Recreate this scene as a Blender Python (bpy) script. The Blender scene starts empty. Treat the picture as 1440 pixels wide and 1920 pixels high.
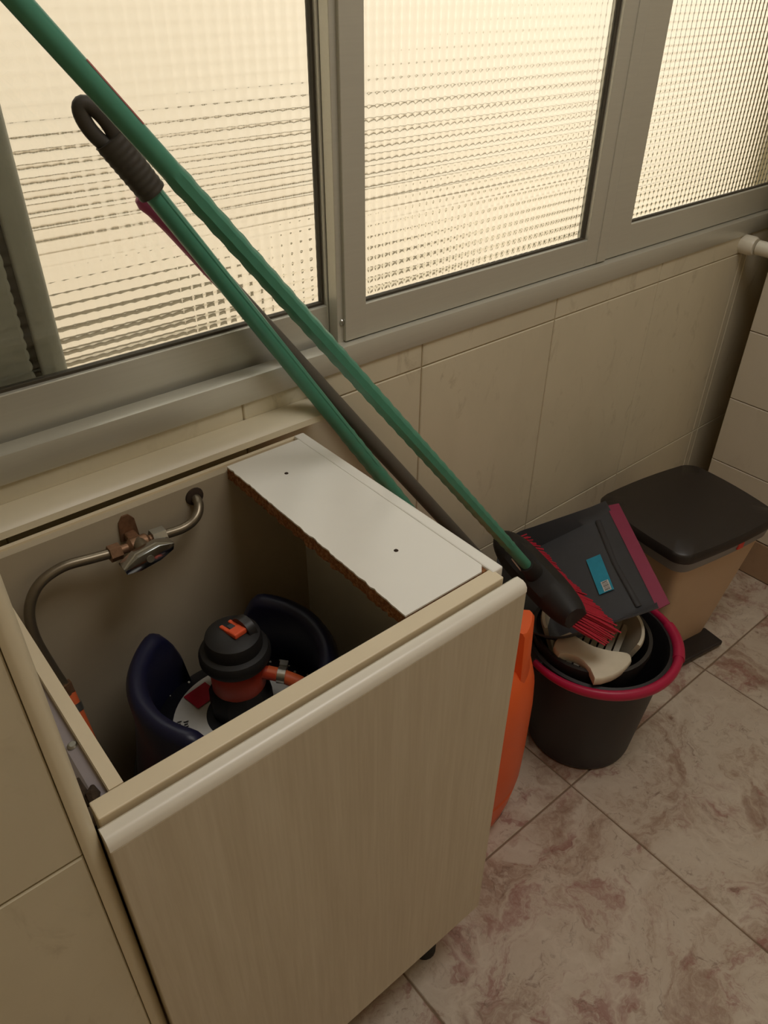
import bpy, bmesh, math, random
import numpy as np
from mathutils import Vector, Matrix

S = bpy.context.scene
random.seed(7)

# ------------------------------------------------------------------ camera
cd = bpy.data.cameras.new('camera')
cam = bpy.data.objects.new('camera', cd)
S.collection.objects.link(cam)
cd.sensor_fit = 'HORIZONTAL'
cd.sensor_width = 36.0
cd.lens = 36.0 * 1425.0 / 1440.0
cd.clip_start = 0.02
_r = (0.769179, -0.638997, 0.006756)
_u = (0.366052, 0.449243, 0.814976)
_f = (0.523803, 0.624390, -0.579455)
cam.matrix_world = Matrix(((_r[0], _u[0], -_f[0], 0.0), (_r[1], _u[1], -_f[1], 0.0),
                           (_r[2], _u[2], -_f[2], 1.32), (0, 0, 0, 1)))
S.camera = cam

# ------------------------------------------------------------------ sky, sun, exposure
W = bpy.data.worlds.new('sky')
S.world = W
W.use_nodes = True
wn = W.node_tree.nodes
bg = wn['Background']
bg.inputs['Color'].default_value = (1.0, 0.96, 0.89, 1)
bg.inputs['Strength'].default_value = 1.6

sd = bpy.data.lights.new('sun', 'SUN')
sd.energy = 1.15
sd.angle = math.radians(0.6)
sd.color = (1.0, 0.95, 0.86)
sun = bpy.data.objects.new('sun', sd)
S.collection.objects.link(sun)
sun.location = (0, -3, 8)
sun.rotation_euler = (math.radians(38), 0, math.radians(12))

# added soft fill just below the ceiling, lifts the interior against the window
ad = bpy.data.lights.new('interior_fill', 'AREA')
ad.shape = 'RECTANGLE'
ad.size, ad.size_y = 0.9, 0.6
ad.energy = 10.5
ad.color = (1.0, 0.965, 0.91)
al = bpy.data.objects.new('interior_fill', ad)
S.collection.objects.link(al)
al.location = (0.80, 0.0, 2.43)

S.view_settings.view_transform = 'Standard'
S.view_settings.look = 'None'
S.view_settings.gamma = 1.0
S.view_settings.use_curve_mapping = False
S.view_settings.exposure = 0.0
S.cycles.max_bounces = 20
S.cycles.diffuse_bounces = 8
S.cycles.glossy_bounces = 6
S.cycles.transmission_bounces = 14
S.cycles.transparent_max_bounces = 12
S.cycles.caustics_refractive = True
S.cycles.caustics_reflective = False
S.cycles.blur_glossy = 0.6
S.cycles.sample_clamp_indirect = 6.0
S.cycles.use_denoising = True

# ------------------------------------------------------------------ materials
def lin(h):
    c = [((h >> s) & 255) / 255.0 for s in (16, 8, 0)]
    return tuple(x / 12.92 if x <= 0.04045 else ((x + 0.055) / 1.055) ** 2.4 for x in c) + (1.0,)

class NT:
    def __init__(self, name):
        self.m = bpy.data.materials.new(name)
        self.m.use_nodes = True
        self.t = self.m.node_tree
        self.b = self.t.nodes['Principled BSDF']
    def n(self, typ, **kw):
        nd = self.t.nodes.new(typ)
        for k, v in kw.items():
            if hasattr(nd, k) and k not in nd.inputs:
                setattr(nd, k, v)
            else:
                nd.inputs[k.replace('_', ' ')].default_value = v
        return nd
    def l(self, a, b):
        self.t.links.new(a, b)
    def ramp(self, fac, stops, interp='LINEAR'):
        r = self.n('ShaderNodeValToRGB')
        e = r.color_ramp.elements
        r.color_ramp.interpolation = interp
        while len(e) < len(stops):
            e.new(0.5)
        for i, (p, c) in enumerate(stops):
            e[i].position = p
            e[i].color = c if len(c) == 4 else tuple(c) + (1,)
        self.l(fac, r.inputs[0])
        return r.outputs[0]
    def mix(self, fac, a, b, blend='MIX'):
        mx = self.n('ShaderNodeMix', data_type='RGBA', blend_type=blend)
        if hasattr(fac, 'links'):
            self.l(fac, mx.inputs[0])
        else:
            mx.inputs[0].default_value = fac
        for s, i in ((a, 6), (b, 7)):
            if hasattr(s, 'links'):
                self.l(s, mx.inputs[i])
            else:
                mx.inputs[i].default_value = s
        return mx.outputs[2]
    def math(self, op, a, b=None):
        nd = self.n('ShaderNodeMath', operation=op)
        for s, i in ((a, 0), (b, 1)):
            if s is None:
                continue
            if hasattr(s, 'links'):
                self.l(s, nd.inputs[i])
            else:
                nd.inputs[i].default_value = s
        return nd.outputs[0]
    def coords(self, rnd=0.0, scale=(1, 1, 1), obj=False):
        """object or world coordinates, shifted per object"""
        if obj:
            src = self.n('ShaderNodeTexCoord').outputs['Object']
        else:
            src = self.n('ShaderNodeNewGeometry').outputs['Position']
        mp = self.n('ShaderNodeMapping')
        mp.inputs['Scale'].default_value = scale
        self.l(src, mp.inputs['Vector'])
        if rnd:
            oi = self.n('ShaderNodeObjectInfo')
            mu = self.math('MULTIPLY', oi.outputs['Random'], rnd)
            cb = self.n('ShaderNodeCombineXYZ')
            for i in range(3):
                self.l(mu, cb.inputs[i])
            self.l(cb.outputs[0], mp.inputs['Location'])
        return mp.outputs[0]
    def noise(self, vec, scale, detail=4.0, rough=0.55, dist=0.0):
        nd = self.n('ShaderNodeTexNoise', Scale=scale, Detail=detail, Roughness=rough, Distortion=dist)
        self.l(vec, nd.inputs['Vector'])
        return nd.outputs['Fac']
    def bump(self, h, strength=0.2, dist=0.001):
        bp = self.n('ShaderNodeBump', Strength=strength, Distance=dist)
        self.l(h, bp.inputs['Height'])
        self.l(bp.outputs[0], self.b.inputs['Normal'])
    def set(self, color=None, rough=0.5, metal=0.0, spec=0.5, **kw):
        b = self.b
        if color is not None:
            if hasattr(color, 'links'):
                self.l(color, b.inputs['Base Color'])
            else:
                b.inputs['Base Color'].default_value = color
        if hasattr(rough, 'links'):
            self.l(rough, b.inputs['Roughness'])
        else:
            b.inputs['Roughness'].default_value = rough
        b.inputs['Metallic'].default_value = metal
        b.inputs['Specular IOR Level'].default_value = spec
        for k, v in kw.items():
            b.inputs[k].default_value = v
        return self.m

def plain(name, h, rough=0.5, metal=0.0, spec=0.5, var=0.12, scale=30, bump=0.0):
    t = NT(name)
    c = lin(h) if isinstance(h, int) else h
    v = t.coords()
    n = t.noise(v, scale, 4)
    col = t.mix(n, tuple(x * (1 - var) for x in c[:3]) + (1,), tuple(min(1, x * (1 + var)) for x in c[:3]) + (1,))
    if bump:
        t.bump(t.noise(v, 400, 2), bump, 0.0005)
    return t.set(col, rough, metal, spec)

def make_wall_tile(name, a, b, c, rough=0.32):
    t = NT(name)
    v = t.coords(7.0, (1.0, 1.0, 0.5))
    n1 = t.noise(v, 5.0, 6, 0.6, 0.4)
    n2 = t.noise(v, 26.0, 6, 0.7, 0.8)
    base = t.ramp(n1, [(0.3, a), (0.62, b)])
    spots = t.ramp(n2, [(0.56, (0, 0, 0)), (0.74, (1, 1, 1))])
    msk = t.math('MULTIPLY', spots, t.ramp(n1, [(0.42, (0, 0, 0)), (0.62, (0.62, 0.62, 0.62))]))
    col = t.mix(msk, base, c)
    return t.set(col, rough, 0, 0.4)

MAT = {}
MAT['tile_wall'] = make_wall_tile('cream_marbled_tile', lin(0xD0C7AF), lin(0xD9D0B8), lin(0xA6997E))
MAT['tile_right'] = make_wall_tile('plain_beige_tile', lin(0xD2C8B6), lin(0xD6CDBC), lin(0xC4B8A4))
MAT['tile_skirt'] = make_wall_tile('brown_skirting_tile', lin(0x9C8068), lin(0xA58A70), lin(0x7C6350))
MAT['grout'] = plain('grout', 0xB0A284, 0.9)
MAT['grout_floor'] = plain('floor_grout', 0x86725E, 0.95)
MAT['plaster'] = plain('white_plaster', 0xE6DECB, 0.85)

def make_floor():
    t = NT('pink_marbled_floor_tile')
    v = t.coords(9.0)
    warp = t.n('ShaderNodeTexNoise', Scale=4.0, Detail=5.0, Roughness=0.6)
    t.l(v, warp.inputs['Vector'])
    vm = t.n('ShaderNodeVectorMath', operation='MULTIPLY_ADD')
    t.l(warp.outputs['Color'], vm.inputs[0]); vm.inputs[1].default_value = (0.28, 0.28, 0.28)
    t.l(v, vm.inputs[2])
    w = vm.outputs[0]
    big = t.noise(w, 3.6, 10, 0.74, 0.8)
    col = t.ramp(big, [(0.34, lin(0x8C6E5E)), (0.43, lin(0xA8917F)), (0.49, lin(0xC2B3A2)), (0.57, lin(0xC9BCAC)), (0.64, lin(0xAA9784)), (0.72, lin(0x8F7866))])
    red = t.noise(w, 4.4, 10, 0.74, 1.4)
    col = t.mix(t.ramp(red, [(0.52, (0, 0, 0)), (0.60, (0.75, 0.75, 0.75))]), col, lin(0x94625A))
    dk = t.noise(w, 19.0, 8, 0.75, 1.5)
    col = t.mix(t.ramp(dk, [(0.56, (0, 0, 0)), (0.66, (0.7, 0.7, 0.7))]), col, lin(0x745848))
    vor = t.n('ShaderNodeTexVoronoi', feature='DISTANCE_TO_EDGE', Scale=9.0)
    t.l(w, vor.inputs['Vector'])
    vein = t.ramp(vor.outputs['Distance'], [(0.0, (0.75, 0.75, 0.75)), (0.05, (0.35, 0.35, 0.35)), (0.16, (0, 0, 0))])
    veinm = t.math('MULTIPLY', vein, t.ramp(t.noise(v, 6.0, 5, 0.7), [(0.40, (0, 0, 0)), (0.58, (1, 1, 1))]))
    col = t.mix(veinm, col, lin(0xD2C6B6))
    fine = t.noise(w, 60, 6, 0.75, 1.0)
    col = t.mix(t.ramp(fine, [(0.46, (0, 0, 0)), (0.68, (0.45, 0.45, 0.45))]), col, lin(0xC9B9A8))
    return t.set(col, 0.38, 0, 0.4)
MAT['tile_floor'] = make_floor()

def make_wood():
    t = NT('limed_oak_laminate')
    v = t.coords(0.0, (55, 55, 2.6))
    g = t.noise(v, 1.0, 8, 0.65, 0.5)
    v2 = t.coords(0.0, (240, 240, 9))
    g2 = t.noise(v2, 1.0, 4, 0.6)
    col = t.ramp(g, [(0.28, lin(0xC8BCA5)), (0.55, lin(0xD1C6B0)), (0.78, lin(0xD9CFBB))])
    col = t.mix(t.ramp(g2, [(0.4, (0, 0, 0)), (0.75, (0.3, 0.3, 0.3))]), col, lin(0xB5A68C))
    t.bump(g2, 0.15, 0.0004)
    return t.set(col, 0.45, 0, 0.4)
MAT['wood'] = make_wood()
MAT['white_lam'] = plain('white_laminate', 0xEDEAE2, 0.28, var=0.02)
MAT['edge_white'] = plain('white_edge_profile', 0xE8E2D4, 0.3, var=0.03)
MAT['cream'] = plain('cream_carcass_edge', 0xE4D5B8, 0.45, var=0.05)
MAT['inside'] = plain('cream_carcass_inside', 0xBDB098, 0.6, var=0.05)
MAT['bead'] = plain('cream_plastic_bead', 0xD8CDB2, 0.35, var=0.04)
MAT['lilac'] = plain('grey_lilac_board_face', 0xA8A0A4, 0.5, var=0.06)

def make_chip():
    t = NT('bare_chipboard')
    v = t.coords()
    n = t.noise(v, 260, 5, 0.75)
    col = t.ramp(n, [(0.3, lin(0x5C3A26)), (0.5, lin(0x94633F)), (0.7, lin(0xC09068))])
    t.bump(n, 0.9, 0.002)
    return t.set(col, 0.9, 0, 0.2)
MAT['chip'] = make_chip()

def make_alu():
    t = NT('anodised_aluminium')
    v = t.coords(0, (6, 260, 260))
    n = t.noise(v, 1.0, 3, 0.6)
    col = t.mix(n, lin(0xC6C3B6), lin(0xD0CDC0))
    return t.set(col, 0.40, 0.35, 0.5)
MAT['alu'] = make_alu()
MAT['gasket'] = plain('dark_rubber_gasket', 0x4A4336, 0.7)
MAT['steel'] = plain('dull_steel', 0xB8B6AE, 0.3, 0.9)
MAT['chrome'] = plain('chrome', 0xC8CCD2, 0.14, 1.0, var=0.03)
MAT['copper'] = plain('tarnished_pipe', 0x857A68, 0.35, 0.75, var=0.15, scale=60)
MAT['brass'] = plain('rusty_brass', 0x8C6A50, 0.5, 0.6, var=0.45, scale=180)
MAT['rust'] = plain('rust_and_dirt', 0x3A2C20, 0.95, var=0.6, scale=200, bump=0.8)

def make_glass():
    t = NT('patterned_glass')
    t.t.nodes.remove(t.b)
    g = t.n('ShaderNodeBsdfGlass', IOR=1.5, Roughness=0.0)
    g.inputs['Color'].default_value = (0.97, 0.98, 0.95, 1)
    t.l(g.outputs[0], t.t.nodes['Material Output'].inputs['Surface'])
    return t.m
MAT['glass'] = make_glass()

def pl(name, h, rough=0.45, spec=0.45, **k):
    MAT[name] = plain(name, h, rough, 0.0, spec, **k)
pl('green_stick', 0x4A8C74, 0.34, var=0.10, scale=45)
pl('grey_stick', 0x5A564E, 0.45)
pl('black_plastic', 0x2B2826, 0.42)
pl('soft_black', 0x211F1E, 0.6)
pl('pan_grey', 0x45464A, 0.5)
pl('bucket_grey', 0x2B2829, 0.5)
pl('crimson', 0xB01A44, 0.38)
pl('bristle_red', 0xB42038, 0.55, var=0.3, scale=300)
pl('lip_red', 0x8A2446, 0.5)
pl('magenta', 0xA84A72, 0.5)
pl('sticker_red', 0x8E3F3A, 0.55)
pl('grip_dark', 0x3F3A33, 0.6)
pl('basket_beige', 0xD6CDB8, 0.45)
pl('bin_beige', 0xC6AA8C, 0.5, var=0.03)
pl('bin_black', 0x2C2623, 0.4)
pl('bin_rim', 0x8A8A8C, 0.5)
pl('tag_red', 0xD8453A, 0.5)
pl('orange_plastic', 0xE8622A, 0.42, var=0.08, scale=12)
pl('orange_red', 0xC8452A, 0.42)
pl('hose_orange', 0xE06A3C, 0.5)
pl('bright_orange', 0xF06038, 0.45)
pl('navy', 0x1B1C38, 0.42, var=0.25, scale=20)
pl('navy_dark', 0x18181F, 0.55)
pl('label_white', 0xD8D6D0, 0.6, var=0.05)
pl('label_red', 0xC0203C, 0.6)
pl('ink', 0x16161A, 0.7)
pl('label_blue', 0x2F9AB8, 0.4, var=0.2, scale=60)
pl('pvc_white', 0xE2DCCB, 0.3, var=0.03)
pl('facade', 0xEADFD0, 0.9, var=0.03, scale=3)
pl('ground_out', 0xD2C6B2, 0.95, var=0.25, scale=6)
pl('pipe_out', 0xB6B4A8, 0.6, var=0.12)
pl('dark_out', 0x857C6A, 0.8, var=0.2)
pl('crumb', 0xB8B4A8, 0.8)

# ------------------------------------------------------------------ mesh helpers
def wloc(p):
    v = Vector((0, 0, 0))
    while p is not None:
        v += p.location
        p = p.parent
    return v

def obj(name, bm, mat, parent=None, smooth=None, local=False, mods=None):
    """link one bmesh as one mesh object; geometry is given in world coordinates unless local"""
    me = bpy.data.meshes.new(name)
    bmesh.ops.recalc_face_normals(bm, faces=bm.faces[:])
    bm.to_mesh(me)
    bm.free()
    o = bpy.data.objects.new(name, me)
    S.collection.objects.link(o)
    mats = mat if isinstance(mat, (list, tuple)) else [mat]
    for m in mats:
        me.materials.append(MAT[m] if isinstance(m, str) else m)
    if parent is not None:
        o.parent = parent
        if not local:
            me.transform(Matrix.Translation(-wloc(parent)))
    if smooth is not None:
        me.shade_smooth()
        if smooth < 180:
            try:
                me.set_sharp_from_angle(angle=math.radians(smooth))
            except Exception:
                pass
    return o

def tag(o, label=None, cat=None, group=None, kind=None):
    for k, v in (('label', label), ('category', cat), ('group', group), ('kind', kind)):
        if v:
            o[k] = v
    return o

def thing(name, label, cat, loc=(0, 0, 0), rz=0.0, group=None, kind=None):
    o = bpy.data.objects.new(name, None)
    S.collection.objects.link(o)
    o.location = loc
    o.rotation_euler = (0, 0, rz)
    o.empty_display_size = 0.05
    return tag(o, label, cat, group, kind)

def box(bm, lo, hi, bev=0.0, seg=2):
    lo, hi = Vector(lo), Vector(hi)
    r = bmesh.ops.create_cube(bm, size=1.0)
    vs = r['verts']
    c, s = (lo + hi) / 2, hi - lo
    for v in vs:
        v.co = Vector((v.co.x * s.x, v.co.y * s.y, v.co.z * s.z)) + c
    if bev:
        es = {e for v in vs for e in v.link_edges}
        bmesh.ops.bevel(bm, geom=list(es), offset=bev, segments=seg, affect='EDGES', profile=0.5)
    return bm

def B(lo, hi, bev=0.0, seg=2):
    return box(bmesh.new(), lo, hi, bev, seg)

def ring_faces(bm, a, b):
    n = len(a)
    for i in range(n):
        bm.faces.new((a[i], a[(i + 1) % n], b[(i + 1) % n], b[i]))

def lathe(bm, prof, c=(0, 0, 0), n=48, sx=1.0, sy=1.0, cap0=True, cap1=True):
    """prof: list of (radius, z)"""
    rings = []
    for r, z in prof:
        rings.append([bm.verts.new((c[0] + sx * r * math.cos(2 * math.pi * i / n),
                                    c[1] + sy * r * math.sin(2 * math.pi * i / n), c[2] + z)) for i in range(n)])
    for a, b in zip(rings, rings[1:]):
        ring_faces(bm, a, b)
    if cap0:
        bm.faces.new(rings[0])
    if cap1:
        bm.faces.new(rings[-1])
    return bm

def frame_for(d, ref=None):
    d = Vector(d).normalized()
    ref = Vector(ref) if ref else (Vector((0, 0, 1)) if abs(d.z) < 0.9 else Vector((1, 0, 0)))
    x = ref.cross(d).normalized()
    return x, d.cross(x).normalized(), d

def tube(bm, pts, rad, n=12, closed=False, cap=True, flat=1.0):
    pts = [Vector(p) for p in pts]
    m = len(pts)
    rs = rad if isinstance(rad, (list, tuple)) else [rad] * m
    rings, x = [], None
    for i, p in enumerate(pts):
        if closed:
            d = pts[(i + 1) % m] - pts[i - 1]
        else:
            d = pts[min(i + 1, m - 1)] - pts[max(i - 1, 0)]
        d.normalize()
        if x is None:
            x, y, _ = frame_for(d)
        else:
            x = (x - d * x.dot(d)).normalized()
            y = d.cross(x)
        rings.append([bm.verts.new(p + rs[i] * (math.cos(2 * math.pi * k / n) * x + flat * math.sin(2 * math.pi * k / n) * y)) for k in range(n)])
    for a, b in zip(rings, rings[1:]):
        ring_faces(bm, a, b)
    if closed:
        ring_faces(bm, rings[-1], rings[0])
    elif cap:
        bm.faces.new(rings[0])
        bm.faces.new(rings[-1])
    return bm

def smooth_path(pts, k=8):
    """Catmull-Rom through the points"""
    P = [Vector(p) for p in pts]
    P = [P[0] * 2 - P[1]] + P + [P[-1] * 2 - P[-2]]
    out = []
    for i in range(1, len(P) - 2):
        for j in range(k):
            t = j / k
            a, b, c, d = P[i - 1], P[i], P[i + 1], P[i + 2]
            out.append(0.5 * ((2 * b) + (c - a) * t + (2 * a - 5 * b + 4 * c - d) * t * t + (3 * b - a - 3 * c + d) * t ** 3))
    out.append(P[-2])
    return out

def prism(bm, pts, ext, M=None):
    """extrude a planar outline (3D points) by a vector"""
    ext = Vector(ext)
    a = [bm.verts.new(Vector(p)) for p in pts]
    b = [bm.verts.new(Vector(p) + ext) for p in pts]
    ring_faces(bm, a, b)
    bm.faces.new(a)
    bm.faces.new(b)
    return bm

def loft(bm, loops, cap0=True, cap1=True):
    rs = [[bm.verts.new(Vector(p)) for p in L] for L in loops]
    for a, b in zip(rs, rs[1:]):
        ring_faces(bm, a, b)
    if cap0:
        bm.faces.new(rs[0])
    if cap1:
        bm.faces.new(rs[-1])
    return bm

def rrect(w, d, r, n=5, bulge=0.0):
    """rounded rectangle outline (x, y), optional outward bow of its sides"""
    out = []
    for cx, cy, a0 in ((w - r, d - r, 0), (-w + r, d - r, 90), (-w + r, -d + r, 180), (w - r, -d + r, 270)):
        for i in range(n + 1):
            a = math.radians(a0 + 90 * i / n)
            out.append((cx + r * math.cos(a), cy + r * math.sin(a)))
    # subdivide the straight runs and bow them
    res, m = [], len(out)
    for i in range(m):
        p, q = Vector(out[i]), Vector(out[(i + 1) % m])
        L = (q - p).length
        k = 6 if L > r * 1.2 else 1
        for j in range(k):
            t = p.lerp(q, j / k)
            res.append((t.x, t.y))
    if bulge:
        res = [(x * (1 + bulge * (1 - (y / d) ** 2)), y * (1 + bulge * (1 - (x / w) ** 2))) for x, y in res]
    return res

def tile_mesh(name, w, h, t=0.007, c=0.0014):
    """a tile in the x-y plane, face towards +z, from (0,0) to (w,h)"""
    bm = bmesh.new()
    L = []
    for ins, z in ((0, 0), (0, t - c), (c, t)):
        L.append([(ins, ins, z), (w - ins, ins, z), (w - ins, h - ins, z), (ins, h - ins, z)])
    loft(bm, L, cap0=False)
    me = bpy.data.meshes.new(name)
    bmesh.ops.recalc_face_normals(bm, faces=bm.faces[:])
    bm.to_mesh(me)
    bm.free()
    return me

def lay_tiles(parent, mat, us, vs, place, name='tile', g=0.0022):
    """us, vs: joint lines; place(u, v) -> 4x4 world matrix for the tile's lower-left corner"""
    cache = {}
    for i in range(len(us) - 1):
        for j in range(len(vs) - 1):
            w, h = us[i + 1] - us[i] - g, vs[j + 1] - vs[j] - g
            if w < 0.004 or h < 0.004:
                continue
            k = (round(w, 4), round(h, 4))
            if k not in cache:
                cache[k] = tile_mesh(name, w, h)
                cache[k].materials.append(MAT[mat])
            o = bpy.data.objects.new(name, cache[k])
            S.collection.objects.link(o)
            o.parent = parent
            o.matrix_local = Matrix.Translation(-wloc(parent)) @ place(us[i] + g / 2, vs[j] + g / 2)

# ------------------------------------------------------------------ the room
YW = 0.838            # tiled face of the window wall
XR = 1.771            # tiled face of the right wall
XL = 0.030            # right-hand face of the left wall return
YL = 0.382            # front face of the left wall return
YB = -1.25            # wall behind the camera
XF = -1.25            # far left end of the room
H = 2.45
T = 0.007             # tile thickness

# floor
fl = obj('floor', B((XF - .1, YB - .1, -0.12), (2.05, YW + 0.05, -0.002)), 'grout_floor')
tag(fl, 'pink and beige marbled tile floor with thin grey-beige joints', 'floor', kind='structure')
us = [0.395 + 0.487 * k for k in range(-4, 4)]
us = [XF] + [u for u in us if XF < u < XR] + [XR]
vs = [0.463 + 0.487 * k for k in range(-4, 2)]
vs = [YB] + [v for v in vs if YB < v < YW] + [YW]
lay_tiles(fl, 'tile_floor', us, vs, lambda u, v: Matrix.Translation((u, v, -T)), g=0.0032)

# window wall: masonry below, above and beside the opening, tiles on its face
ZS, ZT = 0.846, 2.10      # sill and head of the opening
WX0, WX1 = 0.036, 1.99
bm = bmesh.new()
yb = YW + 0.16
box(bm, (XF - .1, YW + 0.0025, -0.12), (2.2, yb, ZS))
box(bm, (XF - .1, YW + T, ZT), (2.2, yb, H))
box(bm, (XF - .1, YW + T, ZS), (WX0, yb, ZT))
box(bm, (WX1, YW + T, ZS), (2.2, yb, ZT))
ww = obj('wall_back', bm, 'grout')
tag(ww, 'window wall clad in cream marbled tiles under the sliding window', 'wall', kind='structure')
RX = Matrix.Rotation(math.radians(90), 4, 'X')     # tile face towards -y
us = [XL] + [0.117 + 0.332 * k for k in range(0, 6)] + [1.803]
us = [u for u in us if u <= 1.803]
us[-1] = 1.803
lay_tiles(ww, 'tile_wall', us + [1.98], [0.0, 0.325, 0.796, ZS - 0.004],
          lambda u, v: Matrix.Translation((u, YW + T, v)) @ RX)

# right wall: its end stands off the window wall and leaves a dark slot
bm = bmesh.new()
box(bm, (XR + T, YB - .1, -0.12), (1.95, 0.766, H))
box(bm, (1.95, YB - .1, -0.12), (2.05, YW + T, H))
wr = obj('wall_right', bm, 'grout')
tag(wr, 'right wall of plain beige tiles ending short of the window wall', 'wall', kind='structure')
RY = Matrix(((0, 0, -1, 0), (-1, 0, 0, 0), (0, 1, 0, 0), (0, 0, 0, 1)))   # u runs towards -y, face towards -x
zs = [0.108, 0.278, 0.455, 0.631] + [0.631 + 0.177 * k for k in range(1, 11)]
lay_tiles(wr, 'tile_right', [-0.766, -0.2, 0.36, 0.92], zs,
          lambda u, v: Matrix.Translation((XR + T, -u, v)) @ RY)
sk = obj('baseboard_right', B((XR - 0.002, YB, 0.0), (XR + T, 0.766, 0.106), 0.002), 'tile_skirt')
tag(sk, 'brown skirting course at the foot of the right wall', 'baseboard', kind='structure')

# left wall return beside the cabinet
wl = obj('wall_left', B((XF - .1, YL + T, -0.12), (XL, YW + T, H)), 'grout')
tag(wl, 'tiled wall return standing to the left of the open cabinet', 'wall', kind='structure')
us = [XL - 0.332 * k for k in range(4, 0, -1)] + [XL + 0.0015]
us = [u for u in us if u > XF]
lay_tiles(wl, 'tile_wall', us, [0.0, 0.309, 0.781, 1.253, 1.725, 2.197, H],
          lambda u, v: Matrix.Translation((u, YL + T, v)) @ RX)
bm = bmesh.new()
pts = []
for i in range(9):
    a = math.radians(-90 + 90 * i / 8)
    pts.append((XL + 0.004 + 0.0115 * math.cos(a), YL + 0.011 + 0.013 * math.sin(a), 0))
pts += [(XL + 0.0155, YL + 0.02, 0), (XL, YL + 0.02, 0), (XL + 0.001, YL - 0.001, 0)]
prism(bm, pts, (0, 0, H))
tr = obj('trim_1', bm, 'bead', smooth=40)
tag(tr, 'cream rounded plastic corner bead on the edge of the left wall', 'trim', kind='structure')

# shell behind the camera
w = obj('wall_front', B((XF - .1, YB - .1, -0.12), (2.05, YB, H)), 'plaster')
tag(w, 'plain wall behind the camera', 'wall', kind='structure')
w = obj('wall_far_left', B((XF - .1, YB, -0.12), (XF, YW, H)), 'plaster')
tag(w, 'plain end wall of the utility room', 'wall', kind='structure')
w = obj('ceiling', B((XF - .1, YB - .1, H), (2.2, yb, H + 0.12)), 'plaster')
tag(w, 'plain white ceiling', 'ceiling', kind='structure')

# ------------------------------------------------------------------ window
win = thing('window_1', 'sliding aluminium window with three sashes of square-ribbed glass', 'window', (0, 0, 0), kind='structure')
# outer frame: lower rail with the two running tracks, head, jambs
fb = bmesh.new()
box(fb, (WX0, 0.834, ZS - 0.008), (WX1, 0.8635, 0.8745), 0.0012)      # face lip
box(fb, (WX0, 0.8635, ZS - 0.008), (WX1, 0.920, 0.862))              # tray
box(fb, (WX0, 0.882, 0.86), (WX1, 0.886, 0.8675), 0.001)             # middle track
box(fb, (WX0, 0.905, 0.86), (WX1, 0.920, 0.878), 0.001)
obj('outer_frame', fb, 'alu', win, smooth=30)
obj('frame_head', B((WX0, 0.834, ZT - 0.04), (WX1, 0.92, ZT), 0.002), 'alu', win)
obj('frame_jamb', B((WX0, 0.834, ZS), (WX0 + 0.02, 0.92, ZT), 0.002), 'alu', win)
obj('frame_jamb', B((WX1 - 0.02, 0.834, ZS), (WX1, 0.92, ZT), 0.002), 'alu', win)

def ribbed_pane(x0, x1, z0, z1, y, px, pz, amp=0.0008, k=6, th=0.004):
    """glass slab, flat towards the room, every square cell swelling outwards like a small lens"""
    nx = max(1, int(round((x1 - x0) / px))); nz = max(1, int(round((z1 - z0) / pz)))
    NX, NZ = nx * k + 1, nz * k + 1
    X = np.linspace(x0, x1, NX); Z = np.linspace(z0, z1, NZ)
    u = (np.arange(NX) % k) / k; v = (np.arange(NZ) % k) / k
    hx = 1 - (2 * u - 1) ** 2; hz = 1 - (2 * v - 1) ** 2
    Y = y + th + amp * (hx[None, :] + hz[:, None])
    XX, ZZ = np.meshgrid(X, Z)
    V = np.stack([XX, Y, ZZ], -1).reshape(-1, 3)
    idx = np.arange(NX * NZ).reshape(NZ, NX)
    F = np.stack([idx[:-1, :-1], idx[1:, :-1], idx[1:, 1:], idx[:-1, 1:]], -1).reshape(-1, 4)
    n = len(V)
    border = np.concatenate([idx[0, :], idx[1:, -1], idx[-1, -2::-1], idx[-2:0:-1, 0]])
    bp = V[border].copy(); bp[:, 1] = y
    V = np.concatenate([V, bp])
    bi = n + np.arange(len(border))
    faces = F.tolist()
    m = len(border)
    for i in range(m):
        j = (i + 1) % m
        faces.append([int(border[i]), int(border[j]), int(bi[j]), int(bi[i])])
    faces.append([int(q) for q in bi[::-1]])
    me = bpy.data.meshes.new('glass_pane')
    me.from_pydata(V.tolist(), [], faces)
    bm = bmesh.new(); bm.from_mesh(me)
    bmesh.ops.recalc_face_normals(bm, faces=bm.faces[:])
    bm.to_mesh(me); bm.free()
    me.materials.append(MAT['glass'])
    sm = np.ones(len(me.polygons), dtype=bool); sm[len(F):] = False
    me.polygons.foreach_set('use_smooth', sm)
    o = bpy.data.objects.new('glass_pane', me)
    S.collection.objects.link(o)
    return o

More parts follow.
